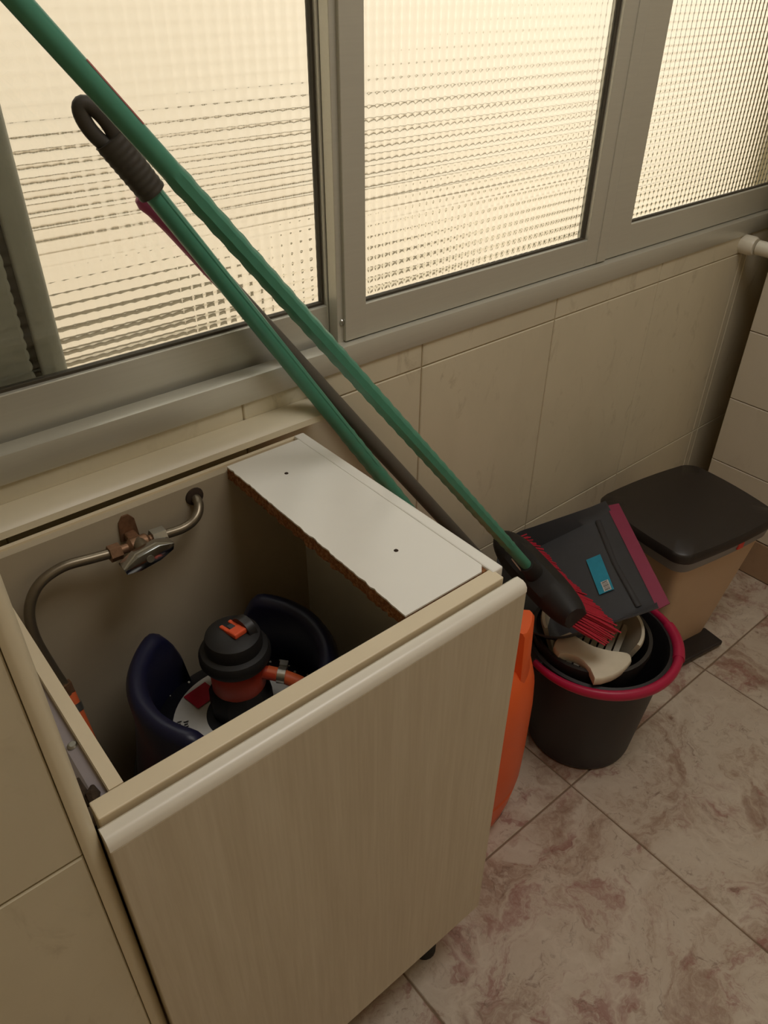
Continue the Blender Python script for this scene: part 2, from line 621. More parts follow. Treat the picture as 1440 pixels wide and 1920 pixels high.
def sash(x0, x1, gx0, gx1, gz0, y0, zb, px, pz, dep=0.026):
    """x0..x1 outer width, gx0..gx1 / gz0 visible glass, y0 front face, zb bottom"""
    zt = ZT - 0.03
    gz1 = zt - 0.05
    e = thing('sash', None, None)
    e.parent = win
    obj('bottom_rail', B((x0, y0, zb), (x1, y0 + dep, gz0), 0.0012), 'alu', e)
    obj('top_rail', B((x0, y0, gz1), (x1, y0 + dep, zt), 0.0012), 'alu', e)
    obj('stile', B((x0, y0 - 0.0006, zb + 0.0004), (gx0, y0 + dep, zt), 0.0012), 'alu', e)
    obj('stile', B((gx1, y0 - 0.0006, zb + 0.0004), (x1, y0 + dep, zt), 0.0012), 'alu', e)
    yg = y0 + 0.011
    gk = bmesh.new()
    gt = 0.0035
    box(gk, (gx0, yg - 0.004, gz0), (gx1, yg + 0.008, gz0 + gt))
    box(gk, (gx0, yg - 0.004, gz0 + gt), (gx0 + gt, yg + 0.008, gz1))
    box(gk, (gx1 - gt, yg - 0.004, gz0 + gt), (gx1, yg + 0.008, gz1))
    obj('gasket', gk, 'gasket', e)
    p = ribbed_pane(gx0 + 0.002, gx1 - 0.002, gz0 + 0.002, gz1 - 0.002, yg, px, pz)
    p.parent = e
    return e

# left sash runs in the rear track, the other two in the front one
s1 = sash(0.058, 0.675, 0.110, 0.622, 0.925, 0.874, 0.868, 0.0155, 0.0135)
s2 = sash(0.634, 1.250, 0.672, 1.187, 0.925, 0.846, 0.876, 0.0135, 0.0150)
ih = obj('interlock', B((0.624, 0.852, 0.872), (0.640, 0.872, ZT - 0.03), 0.001), 'alu', s2)
sc = bmesh.new(); lathe(sc, [(0.0045, 0), (0.0045, 0.0015), (0.003, 0.003)], n=14)
bmesh.ops.rotate(sc, verts=sc.verts[:], matrix=Matrix.Rotation(math.radians(90), 3, 'X'))
bmesh.ops.translate(sc, verts=sc.verts[:], vec=(0.632, 0.852, 0.905))
obj('screw', sc, 'steel', s2, smooth=40)
s3 = sash(1.256, 1.965, 1.322, 1.93, 0.931, 0.850, 0.876, 0.0145, 0.0115)
rb = obj('interlock', B((1.222, 0.8435, 0.878), (1.248, 0.852, ZT - 0.03), 0.001), 'alu', s2)

# ------------------------------------------------------------------ outside
YF = 3.0
o = obj('wall_outside', B((-7, YF, -3.2), (9, YF + 0.3, 2.7)), 'facade')
tag(o, 'sunlit cream wall seen through the ribbed glass', 'wall', kind='structure')
o = obj('ground', B((-7, 1.0, -0.35), (9, YF, -0.12)), 'ground_out')
tag(o, 'grey paved strip outside below the window', 'ground', kind='structure')
for n_, (x0, x1, z1) in enumerate(((-0.9, 1.62, 0.12), (2.25, 2.75, 0.05), (3.4, 4.0, 0.03))):
    o = obj('window_%d' % (n_ + 2), B((x0, YF - 0.02, -0.12), (x1, YF + 0.01, z1), 0.004), 'dark_out')
    tag(o, 'dark low opening %s in the outside wall behind the glass' % ('on the left', 'in the middle', 'on the right')[n_], 'opening', kind='structure')
cb = bmesh.new()
random.seed(14)
cps, crs = [], []
for k in range(150):
    x = -2 + 0.055 * k
    cps.append((x, YF - 0.034, 0.665 + 0.02 * math.sin(x * 1.7)))
    crs.append(random.choice((0.005, 0.010, 0.016, 0.026, 0.032)))
tube(cb, cps, crs, 8)
o = obj('outside_cable', cb, 'dark_out', smooth=60)
tag(o, 'uneven dark cable running level along the outside wall behind the glass', 'cable')
bm = bmesh.new()
box(bm, (0.2255, 0.915, -0.12), (0.2545, 0.955, 3.0), 0.006, 3)
o = obj('outer_post', bm, 'pipe_out', smooth=40)
tag(o, 'grey metal post standing close outside the left-hand pane', 'post')
bm = bmesh.new()
box(bm, (0.219, 0.930, -0.12), (0.2255, 0.95, 3.0))
o = obj('trim_2', bm, 'gasket')
tag(o, 'dark joint beside the grey outer post', 'trim', kind='structure')
o = obj('trim_4', B((-0.2, 0.920, ZS - 0.01), (0.219, 0.999, 3.0), 0.003), 'pipe_out')
tag(o, 'grey outer reveal beside the post', 'trim', kind='structure')

# ------------------------------------------------------------------ base cabinet (worktop missing)
CX0, CX1, CY0, CY1, CZ0, CZ1 = 0.066, 0.513, 0.396, 0.790, 0.115, 0.790
cab = thing('base_cabinet', 'pale oak base cabinet with its worktop missing, open at the top', 'cabinet', ((CX0 + CX1) / 2, (CY0 + CY1) / 2, 0))
PT = 0.013
# side panels: lilac-grey outside on the left one, cream edges
sp = B((CX0, CY0 + 0.0192, CZ0), (CX0 + PT, CY1, CZ1), 0.0008)
lp = obj('side_panel', sp, 'inside', cab)
obj('edge_strip', B((CX0 + 0.001, CY0 + 0.0195, CZ1), (CX0 + PT, CY1 - 0.006, CZ1 + 0.001)), 'cream', lp)
fb_ = bmesh.new()
prism(fb_, [(CX0, 0.4155, 0.785), (0.0565, 0.4155, 0.7815), (0.050, 0.4155, 0.773), (0.046, 0.4155, 0.760), (CX0, 0.4155, 0.760)], (0, 0.355, 0))
lf = obj('filler_strip', fb_, 'lilac', cab)
sc = bmesh.new(); lathe(sc, [(0.0045, 0), (0.0045, 0.001), (0.003, 0.0025)], (0.0622, 0.482, 0.7832), 14)
tag(obj('screw', sc, 'steel', lf, smooth=40), 'dull steel screw head')
rp = obj('side_panel', B((CX1 - 0.016, CY0 + 0.012, CZ0), (CX1, CY1, CZ1 + 0.002), 0.002), 'white_lam', cab)
obj('back_panel', B((CX0 + PT, CY1 - 0.012, CZ0), (CX1 - 0.016, CY1, CZ1 - 0.006)), 'inside', cab)
obj('back_rail', B((CX0 + PT, CY1, CZ0), (CX1 - 0.01, CY1 + 0.006, CZ1 - 0.003)), 'cream', cab)
obj('bottom_panel', B((CX0 + PT, CY0 + 0.014, CZ0), (CX1 - 0.016, CY1 - 0.012, CZ0 + 0.016)), 'inside', cab)
obj('front_rail', B((CX0 - 0.016, CY0, CZ1 - 0.075), (CX1 - 0.012, CY0 + 0.019, CZ1 + 0.001), 0.0012), 'cream', cab)
# white board across the right end, with its broken chipboard edge
bd = bmesh.new()
random.seed(3)
N = 70
pa, pb = Vector((0.384, CY1 - 0.012)), Vector((0.379, CY0 + 0.021))
left_edge = []
for i in range(N + 1):
    p = pa.lerp(pb, i / N)
    left_edge.append((p.x + ((random.uniform(-0.0005, 0.0006) + (0.0012 if random.random() < 0.08 else 0) if 0 < i < N else 0)), p.y))
top = left_edge + [(CX1 - 0.0165 - 0.008, CY0 + 0.021), (CX1 - 0.0165, CY0 + 0.029), (CX1 - 0.0165, CY1 - 0.012)]
prism(bd, [(x, y, CZ1 - 0.0005) for x, y in top], (0, 0, 0.0022))
board = obj('top_board', bd, 'white_lam', cab)
ce = bmesh.new()
cl = []
for s in range(2):
    pass
lo_l, hi_l = [], []
for i, (x, y) in enumerate(left_edge):
    hi_l.append((x + 0.0004, y, CZ1 - 0.0006))
    lo_l.append((x + random.uniform(-0.0015, 0.0022), y, CZ1 - 0.0175))
strip = []
V0 = [ce.verts.new(p) for p in hi_l]; V1 = [ce.verts.new((p[0] - random.uniform(-0.001, 0.002), p[1], CZ1 - 0.008)) for p in hi_l]; V2 = [ce.verts.new(p) for p in lo_l]
V3 = [ce.verts.new((CX1 - 0.0165, p[1], CZ1 - 0.0175)) for p in hi_l]
V4 = [ce.verts.new((CX1 - 0.0165, p[1], CZ1 - 0.0006)) for p in hi_l]
cols = [V0, V1, V2, V3, V4]
for a in range(5):
    A, Bc = cols[a], cols[(a + 1) % 5]
    for i in range(N):
        ce.faces.new((A[i], A[i + 1], Bc[i + 1], Bc[i]))
ce.faces.new([c[0] for c in cols]); ce.faces.new([c[-1] for c in cols])
obj('chipboard_edge', ce, 'chip', board)
for x, y in ((0.435, 0.715), (0.4405, 0.5035)):
    sc = bmesh.new(); lathe(sc, [(0.0028, 0), (0.0022, 0.0006)], (x, y, CZ1 + 0.0017), 10)
    obj('screw_hole', sc, 'rust', board)
# door
DX0, DX1, DY0, DY1, DZ0, DZ1 = 0.047, 0.5125, 0.372, 0.391, 0.128, 0.7915
door = obj('door', B((DX0, DY0, DZ0), (DX1, DY1, DZ1 - 0.012), 0.0012), 'wood', cab)
db = bmesh.new()
pts = [(DX0, DY0 + 0.0, DZ1 - 0.012), (DX0, DY0 + 0.0005, DZ1 - 0.006), (DX0, DY0 + 0.003, DZ1 - 0.002), (DX0, DY0 + 0.007, DZ1),
       (DX0, DY1 - 0.004, DZ1), (DX0, DY1, DZ1 - 0.004), (DX0, DY1, DZ1 - 0.012)]
prism(db, pts, (DX1 - DX0, 0, 0))
tag(obj('edge_profile', db, 'edge_white', door, smooth=40), 'smooth white rounded top edge')
for x in (0.10, 0.447):
    for y in (0.421, 0.74):
        ft = bmesh.new()
        lathe(ft, [(0.020, 0), (0.020, 0.012), (0.014, 0.022), (0.014, 0.10), (0.022, 0.116)], (x, y, 0), 18)
        obj('foot', ft, 'soft_black', cab, smooth=40)
hb = bmesh.new()
random.seed(5)
tube(hb, [(0.054, 0.417, 0.783), (0.056, 0.424, 0.786), (0.059, 0.432, 0.785)], [0.004, 0.0062, 0.002], 8)
tube(hb, [(0.052, 0.42, 0.781), (0.051, 0.434, 0.788), (0.0525, 0.445, 0.7865)], [0.004, 0.003, 0.0014], 6)
obj('hinge_bracket', hb, 'rust', cab)

# upstand strip left on the wall behind the cabinet
up = bmesh.new()
pts = [(0, 0.8375, 0.813), (0, 0.826, 0.8135), (0, 0.808, 0.8075), (0, 0.801, 0.801), (0, 0.799, 0.793), (0, 0.8375, 0.793)]
prism(up, [(0.045, y, z) for _, y, z in pts], (0.517, 0, 0))
o = obj('trim_3', up, 'bead', smooth=30)
tag(o, 'cream upstand strip running along the wall above the cabinet', 'trim', kind='structure')

# ------------------------------------------------------------------ gas pipe and tap on the cabinet back
def cyl_between(bm, a, b, r, n=12):
    return tube(bm, [a, b], r, n)

pipe = thing('gas_pipe', 'tarnished gas pipe curving along the cabinet back to a small tap', 'pipe', (0.2, 0.77, 0.74))
pr = 0.0062
pth = smooth_path([(0.333, 0.782, 0.7665), (0.331, 0.764, 0.7635), (0.320, 0.752, 0.7545), (0.300, 0.749, 0.748), (0.268, 0.749, 0.7505)], 7)
obj('pipe_run', tube(bmesh.new(), pth, pr, 12), 'copper', pipe, smooth=60)
pth = smooth_path([(0.212, 0.749, 0.7535), (0.184, 0.752, 0.756), (0.150, 0.756, 0.7575), (0.120, 0.754, 0.748), (0.102, 0.749, 0.724), (0.097, 0.742, 0.690), (0.102, 0.733, 0.645), (0.107, 0.726, 0.615)], 7)
obj('pipe_run', tube(bmesh.new(), pth, pr, 12), 'copper', pipe, smooth=60)
rz_ = bmesh.new(); lathe(rz_, [(0.013, 0), (0.012, 0.003), (0.008, 0.005)], n=18)
bmesh.ops.rotate(rz_, verts=rz_.verts[:], matrix=Matrix.Rotation(math.radians(90), 3, 'X'))
bmesh.ops.translate(rz_, verts=rz_.verts[:], vec=(0.333, 0.779, 0.7665))
obj('wall_collar', rz_, 'rust', pipe, smooth=40)

tap = thing('gas_tap', 'small gas tap with chrome lever on the pipe inside the cabinet', 'tap', (0.240, 0.76, 0.753))
obj('tap_body', tube(bmesh.new(), [(0.214, 0.749, 0.7535), (0.226, 0.749, 0.753), (0.230, 0.749, 0.7525), (0.250, 0.749, 0.7515), (0.254, 0.749, 0.7513), (0.266, 0.749, 0.7507)], [0.006, 0.006, 0.010, 0.010, 0.006, 0.006], 14), 'brass', tap, smooth=40)
obj('hex_nut', tube(bmesh.new(), [(0.203, 0.749, 0.754), (0.217, 0.749, 0.7533)], 0.0105, 6), 'brass', tap)
tag(obj('hex_nut', tube(bmesh.new(), [(0.257, 0.749, 0.7510), (0.274, 0.749, 0.7502)], 0.0115, 6), 'steel', tap), 'dull steel hexagon nut')
obj('tap_stem', tube(bmesh.new(), [(0.240, 0.749, 0.752), (0.2370, 0.724, 0.7555)], [0.010, 0.0085], 14), 'copper', tap, smooth=40)
bk = bmesh.new()
prism(bk, [(0.228, 0.775, 0.744), (0.252, 0.775, 0.744), (0.250, 0.775, 0.771), (0.244, 0.775, 0.779), (0.236, 0.775, 0.779), (0.230, 0.775, 0.771)], (0, 0.003, 0))
box(bk, (0.233, 0.752, 0.745), (0.247, 0.776, 0.756), 0.002)
obj('wall_bracket', bk, 'brass', tap)
hn = bmesh.new()
hx = [(-0.027, 0.003), (-0.025, -0.005), (-0.010, -0.010), (0.010, -0.010), (0.025, -0.005), (0.027, 0.003), (0.012, 0.010), (-0.012, 0.010)]
hl = [Vector((0.2365 + x * 1.2, 0.726, 0.7555 + z * 1.05 + x * 0.16)) for x, z in hx]
prism(hn, hl, (-0.0015, -0.022, 0.004))
bmesh.ops.bevel(hn, geom=hn.edges[:], offset=0.0011, segments=2, affect='EDGES', profile=0.5)
hd = obj('tap_lever', hn, 'chrome', tap, smooth=35)
hs = bmesh.new(); tube(hs, [(0.2352, 0.7055, 0.7592), (0.2351, 0.7025, 0.7597)], 0.0045, 12)
obj('lever_screw', hs, 'steel', hd, smooth=40)

# ------------------------------------------------------------------ navy gas cylinder in the cabinet
GX, GY = 0.277, 0.612
zb_ = CZ0 + 0.016
gas = thing('gas_cylinder', 'dark navy gas cylinder with curved guard handles inside the cabinet', 'gas cylinder', (GX, GY, zb_))
bm = bmesh.new()
lathe(bm, [(0.118, 0.0), (0.122, 0.02), (0.138, 0.035), (0.149, 0.06), (0.150, 0.30), (0.147, 0.335), (0.136, 0.368), (0.116, 0.391), (0.090, 0.405), (0.05, 0.412), (0.02, 0.413)], (GX, GY, zb_), 64)
body = obj('cylinder_body', bm, 'navy_dark', gas, smooth=60)
zc = zb_ + 0.385
def guard(a0, a1, r=0.112, h=0.125):
    """one curved handle: thick wall, rounded rolled top, sloping down at both ends"""
    bm = bmesh.new()
    n = 30
    loops = []
    for i in range(n + 1):
        t = i / n
        a = math.radians(a0 + (a1 - a0) * t)
        e = min(t, 1 - t) / 0.16
        s = 1.0 if e >= 1 else math.sin(e * math.pi / 2) ** 0.6
        hh = 0.012 + (h - 0.012) * s
        prof = []
        ro, ri = r + 0.010, r - 0.002
        flare = 0.016 * s
        prof = [(ro + 0.018, -0.03), (ro + 0.012, 0.01), (ro + 0.004, hh * 0.55), (ro + 0.003 + flare * 0.15, hh - 0.012), (ro + 0.001, hh - 0.003), (ro - 0.005, hh), (ri - 0.004, hh - 0.004), (ri - 0.007, hh - 0.012), (ri - 0.002, hh * 0.5), (ri + 0.004, 0.01), (ri + 0.004, -0.03)]
        loops.append([(GX + q * math.cos(a), GY + q * math.sin(a), zc + z) for q, z in prof])
    loft(bm, loops)
    return bm
obj('guard_handle', guard(100, 236), 'navy', gas, smooth=50)
obj('guard_handle', guard(62, -70), 'navy', gas, smooth=50)

def shoulder(r):
    P = [(0.150, 0.30), (0.147, 0.335), (0.136, 0.368), (0.116, 0.391), (0.090, 0.405), (0.05, 0.412), (0.02, 0.413)]
    for (r0, z0), (r1, z1) in zip(P, P[1:]):
        if r1 <= r <= r0:
            return zb_ + z0 + (z1 - z0) * (r0 - r) / (r0 - r1)
    return zb_ + 0.413
lb = bmesh.new()
n = 64
for k, (ra, rbb) in enumerate(((0.044, 0.058), (0.058, 0.072), (0.072, 0.087))):
    A = [lb.verts.new((GX + ra * math.cos(2 * math.pi * i / n), GY + ra * math.sin(2 * math.pi * i / n), shoulder(ra) + 0.0012)) for i in range(n)]
    Bv = [lb.verts.new((GX + rbb * math.cos(2 * math.pi * i / n), GY + rbb * math.sin(2 * math.pi * i / n), shoulder(rbb) + 0.0012)) for i in range(n)]
    ring_faces(lb, A, Bv)
lab = obj('ring_label', lb, 'label_white', body)
def patch(a0, a1, r0, r1, mat, name, parent, lift=0.0022, k=6):
    bm = bmesh.new()
    G = []
    for i in range(k + 1):
        row = []
        for j in range(4):
            a = math.radians(a0 + (a1 - a0) * i / k); r = r0 + (r1 - r0) * j / 3
            row.append(bm.verts.new((GX + r * math.cos(a), GY + r * math.sin(a), shoulder(r) + lift)))
        G.append(row)
    for i in range(k):
        for j in range(3):
            bm.faces.new((G[i][j], G[i + 1][j], G[i + 1][j + 1], G[i][j + 1]))
    return obj(name, bm, mat, parent)
# red hazard square on the label
rd = bmesh.new()
ca = math.radians(116)
rc = 0.062
cx, cy = GX + rc * math.cos(ca), GY + rc * math.sin(ca)
vsq = []
for dx, dy in ((-0.018, 0.016), (0.016, 0.020), (0.020, -0.014), (-0.014, -0.018)):
    x, y = cx + dx, cy + dy
    vsq.append(rd.verts.new((x, y, shoulder(math.hypot(x - GX, y - GY)) + 0.0035)))
rd.faces.new(vsq)
tag(obj('hazard_square', rd, 'label_red', lab), 'red hazard square printed on the label')
# rows of worn, unreadable print along the rim of the label
random.seed(8)
pm_ = bmesh.new()
for a0, a1, rr in ((150, 205, 0.079), (152, 190, 0.070), (8, 58, 0.078), (12, 50, 0.069)):
    a = a0
    while a < a1:
        wd_ = random.uniform(1.2, 3.2)
        h_ = random.uniform(0.0022, 0.0034)
        for sgn in (0, 1):
            aa, ab = math.radians(a + sgn * wd_ * 0.6), math.radians(a + sgn * wd_ * 0.6 + wd_ * 0.38)
            qs = []
            for r_, an in ((rr - h_, aa), (rr - h_, ab), (rr + h_ * random.uniform(0.2, 1), ab), (rr + h_, aa)):
                qs.append(pm_.verts.new((GX + r_ * math.cos(an), GY + r_ * math.sin(an), shoulder(r_) + 0.0020)))
            pm_.faces.new(qs)
        a += wd_ + 1.3
obj('print_marks', pm_, 'ink', lab)['kind'] = 'stuff'
# strip sticker on the flank
st = bmesh.new()
A = []
for i in range(5):
    a = math.radians(196 + 16 * i / 4)
    A.append((st.verts.new((GX + 0.1508 * math.cos(a), GY + 0.1508 * math.sin(a), zb_ + 0.10)), st.verts.new((GX + 0.1508 * math.cos(a), GY + 0.1508 * math.sin(a), zb_ + 0.285 - 0.03 * abs(i - 2) / 2))))
for p, q in zip(A, A[1:]):
    st.faces.new((p[0], q[0], q[1], p[1]))
tag(obj('side_sticker', st, 'pipe_out', body), 'grey worn sticker on the side')
# dust crumbs on the shoulder
random.seed(11)
cr = bmesh.new()
for i in range(60):
    a = random.uniform(0, 2 * math.pi); r = random.uniform(0.098, 0.145)
    s = random.uniform(0.0006, 0.0015)
    z = shoulder(r)
    box(cr, (GX + r * math.cos(a) - s, GY + r * math.sin(a) - s, z), (GX + r * math.cos(a) + s, GY + r * math.sin(a) + s, z + s * 1.5))
o = obj('dust_crumbs', cr, 'crumb', gas); o['kind'] = 'stuff'

# regulator on the cylinder
RXc, RYc = GX + 0.008, GY + 0.010
zr = shoulder(0.03) + 0.0005
reg = thing('gas_regulator', 'black and orange gas regulator clipped onto the navy cylinder', 'regulator', (RXc, RYc, zr))
c = (RXc, RYc, zr)
obj('base_skirt', lathe(bmesh.new(), [(0.040, 0), (0.041, 0.006), (0.040, 0.030), (0.034, 0.042)], c, 10), 'soft_black', reg, smooth=30)
obj('orange_body', lathe(bmesh.new(), [(0.033, 0.040), (0.034, 0.042), (0.034, 0.086), (0.033, 0.088)], c, 40), 'orange_red', reg, smooth=40)
obj('cap_ring', lathe(bmesh.new(), [(0.034, 0.084), (0.041, 0.085), (0.044, 0.090), (0.044, 0.098), (0.041, 0.104), (0.034, 0.107)], c, 44), 'soft_black', reg, smooth=40)
obj('cap', lathe(bmesh.new(), [(0.035, 0.104), (0.035, 0.118), (0.033, 0.1245), (0.026, 0.1285), (0.012, 0.130)], c, 40), 'soft_black', reg, smooth=40)
zt_ = zr + 0.1295
lv = bmesh.new()
box(lv, (-0.009, -0.010, 0.0), (0.009, 0.006, 0.007), 0.0018)
box(lv, (-0.009, 0.004, 0.0), (-0.004, 0.022, 0.006), 0.0012)
box(lv, (0.004, 0.004, 0.0), (0.009, 0.022, 0.006), 0.0012)
Ml = Matrix.Translation((RXc + 0.003, RYc - 0.006, zt_ - 0.001)) @ Matrix.Rotation(math.radians(8), 4, 'Z') @ Matrix.Rotation(math.radians(-8), 4, 'X')
bmesh.ops.transform(lv, verts=lv.verts[:], matrix=Ml)
tag(obj('lever', lv, 'bright_orange', reg), 'bright orange forked lever')
kb = bmesh.new()
box(kb, (-0.0038, 0.004, -0.001), (0.0038, 0.014, 0.007), 0.001)
bmesh.ops.transform(kb, verts=kb.verts[:], matrix=Ml)
obj('lever_catch', kb, 'pan_grey', reg)
hm = bmesh.new()
pts = []
for i in range(11):
    a = math.pi * i / 10
    pts.append((0.012 + 0.0, -0.004 + 0.018 * math.cos(a), 0.016 * math.sin(a)))
prism(hm, [(0.0105, y, z) for _, y, z in pts], (0.011, 0, 0))
bmesh.ops.transform(hm, verts=hm.verts[:], matrix=Matrix.Translation((RXc, RYc, zt_ - 0.004)) @ Matrix.Rotation(math.radians(8), 4, 'Z'))
obj('lever_guard', hm, 'black_plastic', reg, smooth=40)
obj('outlet', tube(bmesh.new(), [(RXc + 0.022, RYc - 0.024, zr + 0.064), (RXc + 0.034, RYc - 0.036, zr + 0.061)], 0.0085, 14), 'orange_red', reg, smooth=40)

# orange hose from the regulator round to the pipe
hose = thing('gas_hose', 'orange rubber gas hose joining the regulator to the gas pipe', 'hose', (RXc, RYc, zr))
hp = smooth_path([(RXc + 0.026, RYc - 0.027, zr + 0.0632), (RXc + 0.042, RYc - 0.045, zr + 0.058), (RXc + 0.062, RYc - 0.075, zr + 0.045), (0.36, 0.475, 0.575), (0.29, 0.437, 0.545), (0.20, 0.432, 0.50), (0.13, 0.455, 0.45), (0.108, 0.53, 0.41), (0.106, 0.60, 0.43), (0.107, 0.66, 0.50), (0.1075, 0.70, 0.565), (0.1075, 0.7225, 0.603)], 7)
obj('hose_tube', tube(bmesh.new(), hp, 0.0088, 14), 'hose_orange', hose, smooth=60)
def clamp(center, d, r):
    x, y, d = frame_for(d)
    bm = bmesh.new()
    cpos = Vector(center)
    for q in (0,):
        ring0 = []
        tube(bm, [cpos - d * 0.005, cpos + d * 0.005], r, 18)
    b2 = bmesh.new()
    box(bm, (-0.004, -0.004, -0.005), (0.004, 0.004, 0.005))
    vs_ = bm.verts[-8:]
    for v in vs_:
        v.co = cpos + x * (v.co.x + r + 0.003) + y * v.co.y * 2.2 + d * v.co.z
    b2.free()
    return bm
obj('hose_clamp', clamp((RXc + 0.0385, RYc - 0.0405, zr + 0.0605), (0.7, -0.7, -0.1), 0.0104), 'steel', hose, smooth=40)
obj('hose_clamp', clamp((0.1075, 0.713, 0.586), (0, 0.35, 0.6), 0.0104), 'steel', hose, smooth=40)
obj('pipe_nut', tube(bmesh.new(), [(0.1072, 0.7225, 0.604), (0.107, 0.7265, 0.6175)], 0.0095, 6), 'brass', hose)

# ------------------------------------------------------------------ orange gas cylinder beside the cabinet
OX, OY = 0.668, 0.618
og = thing('orange_gas_cylinder', 'orange plastic-jacketed gas cylinder standing between cabinet and bucket', 'gas cylinder', (OX, OY, 0))
bm = bmesh.new()
lathe(bm, [(0.108, 0), (0.118, 0.004), (0.128, 0.03), (0.136, 0.07), (0.1415, 0.11), (0.142, 0.114), (0.1405, 0.118), (0.144, 0.13), (0.1455, 0.20), (0.1455, 0.31), (0.143, 0.35), (0.134, 0.385), (0.118, 0.41), (0.09, 0.425), (0.05, 0.43)], (OX, OY, 0), 64)
ob_ = obj('jacket', bm, 'orange_plastic', og, smooth=50)
def prong(a0, a1, h):
    bm = bmesh.new()
    loops = []
    n = 10
    for i in range(n + 1):
        t = i / n
        a = math.radians(a0 + (a1 - a0) * t)
        e = min(t, 1 - t) / 0.12
        s = 1.0 if e >= 1 else math.sin(e * math.pi / 2) ** 0.5
        w = 0.016 * (0.75 + 0.25 * s)
        rr = 0.112
        prof = [(rr + w + 0.006, 0.355), (rr + w + 0.002, 0.40), (rr + w - 0.002, h - 0.006), (rr + w - 0.006, h), (rr - w + 0.004 - 0.006, h), (rr - w - 0.002, h - 0.006), (rr - w - 0.004, 0.40), (rr - w - 0.006, 0.355)]
        loops.append([(OX + q * math.cos(a), OY + q * math.sin(a), z) for q, z in prof])
    loft(bm, loops)
    return bm
for a0, a1 in ((-73, -45), (25, 45), (115, 135), (205, 225)):
    obj('collar_prong', prong(a0, a1, 0.497), 'orange_plastic', og, smooth=45)
sl = bmesh.new()
pts = [];
for i in range(9):
    a = math.radians(-93 + 4.2 * i)
    hgt = 0.0038 * math.sin(math.pi * (i / 8))
    zc_ = 0.048 + 0.010 * (i / 8)
    pts.append((a, zc_, hgt))
va = [sl.verts.new((OX + 0.1345 * math.cos(a), OY + 0.1345 * math.sin(a), z + h)) for a, z, h in pts]
vb = [sl.verts.new((OX + 0.1335 * math.cos(a), OY + 0.1335 * math.sin(a), z - h)) for a, z, h in pts]
for i in range(8):
    sl.faces.new((va[i], va[i + 1], vb[i + 1], vb[i]))
tag(obj('drain_slot', sl, 'soft_black', ob_), 'dark curved slot near the base')

# ------------------------------------------------------------------ bucket
BX, BY = 1.003, 0.545
bk_ = thing('mop_bucket', 'dark grey plastic mop bucket with crimson bail handle on tiled floor', 'bucket', (BX, BY, 0))
bm = bmesh.new()
lathe(bm, [(0.098, 0.0), (0.106, 0.004), (0.108, 0.012), (0.132, 0.262), (0.138, 0.266), (0.138, 0.274), (0.132, 0.276), (0.129, 0.268), (0.104, 0.016), (0.05, 0.012)], (BX, BY, 0), 72)
obj('bucket_shell', bm, 'bucket_grey', bk_, smooth=50)
hpts = []
for i in range(41):
    a = math.radians(14 - 208 * i / 40)
    hpts.append((BX + 0.148 * math.cos(a), BY + 0.148 * math.sin(a), 0.268 + 0.006 * math.sin(math.pi * i / 40)))
hr = [0.0062 + 0.0028 * math.sin(math.pi * i / 40) for i in range(41)]
bail = obj('bail_handle', tube(bmesh.new(), hpts, hr, 12, flat=1.25), 'crimson', bk_, smooth=60)
gp = [hpts[i] for i in range(8, 16)]
obj('hand_grip', tube(bmesh.new(), gp, [0.0115] * 8, 12), 'crimson', bail, smooth=40)
for a in (14, -194):
    a = math.radians(a)
    obj('handle_lug', B((BX + 0.136 * math.cos(a) - 0.010, BY + 0.136 * math.sin(a) - 0.010, 0.245), (BX + 0.136 * math.cos(a) + 0.012, BY + 0.136 * math.sin(a) + 0.010, 0.274), 0.003), 'bucket_grey', bk_)

# wringer seated in the bucket: dark shell, beige slotted basket with broad lip
wr_ = thing('mop_wringer', 'beige slotted mop wringer in a dark shell seated inside the bucket', 'wringer', (BX, BY, 0.2))
def cone_shell(cx, cy, prof, a0=0, a1=360, n=40):
    bm = bmesh.new()
    full = abs(a1 - a0) >= 360
    cols_ = []
    m = n if full else n + 1
    for i in range(m):
        a = math.radians(a0 + (a1 - a0) * i / n)
        cols_.append([bm.verts.new((cx + r * math.cos(a), cy + r * math.sin(a), z)) for r, z in prof])
    k = len(prof)
    for i in range(n):
        A, Bq = cols_[i], cols_[(i + 1) % m]
        for j in range(k):
            bm.faces.new((A[j], A[(j + 1) % k], Bq[(j + 1) % k], Bq[j]))
    if not full:
        bm.faces.new(cols_[0]); bm.faces.new(cols_[-1])
    return bm
SXc, SYc = BX - 0.013, BY + 0.010
obj('wringer_shell', cone_shell(SXc, SYc, [(0.088, 0.165), (0.114, 0.280), (0.113, 0.291), (0.106, 0.292), (0.080, 0.165)], 0, 360, 56), 'black_plastic', wr_, smooth=50)
WXc, WYc = BX - 0.006, BY + 0.016
obj('basket', cone_shell(WXc, WYc, [(0.064, 0.195), (0.098, 0.297), (0.0965, 0.303), (0.091, 0.303), (0.057, 0.192)], -80, 150, 48), 'basket_beige', wr_, smooth=50)
fl_ = bmesh.new()
lathe(fl_, [(0.062, 0.196), (0.062, 0.202), (0.02, 0.203)], (WXc, WYc, 0), 36)
obj('basket_floor', fl_, 'soft_black', wr_, smooth=30)
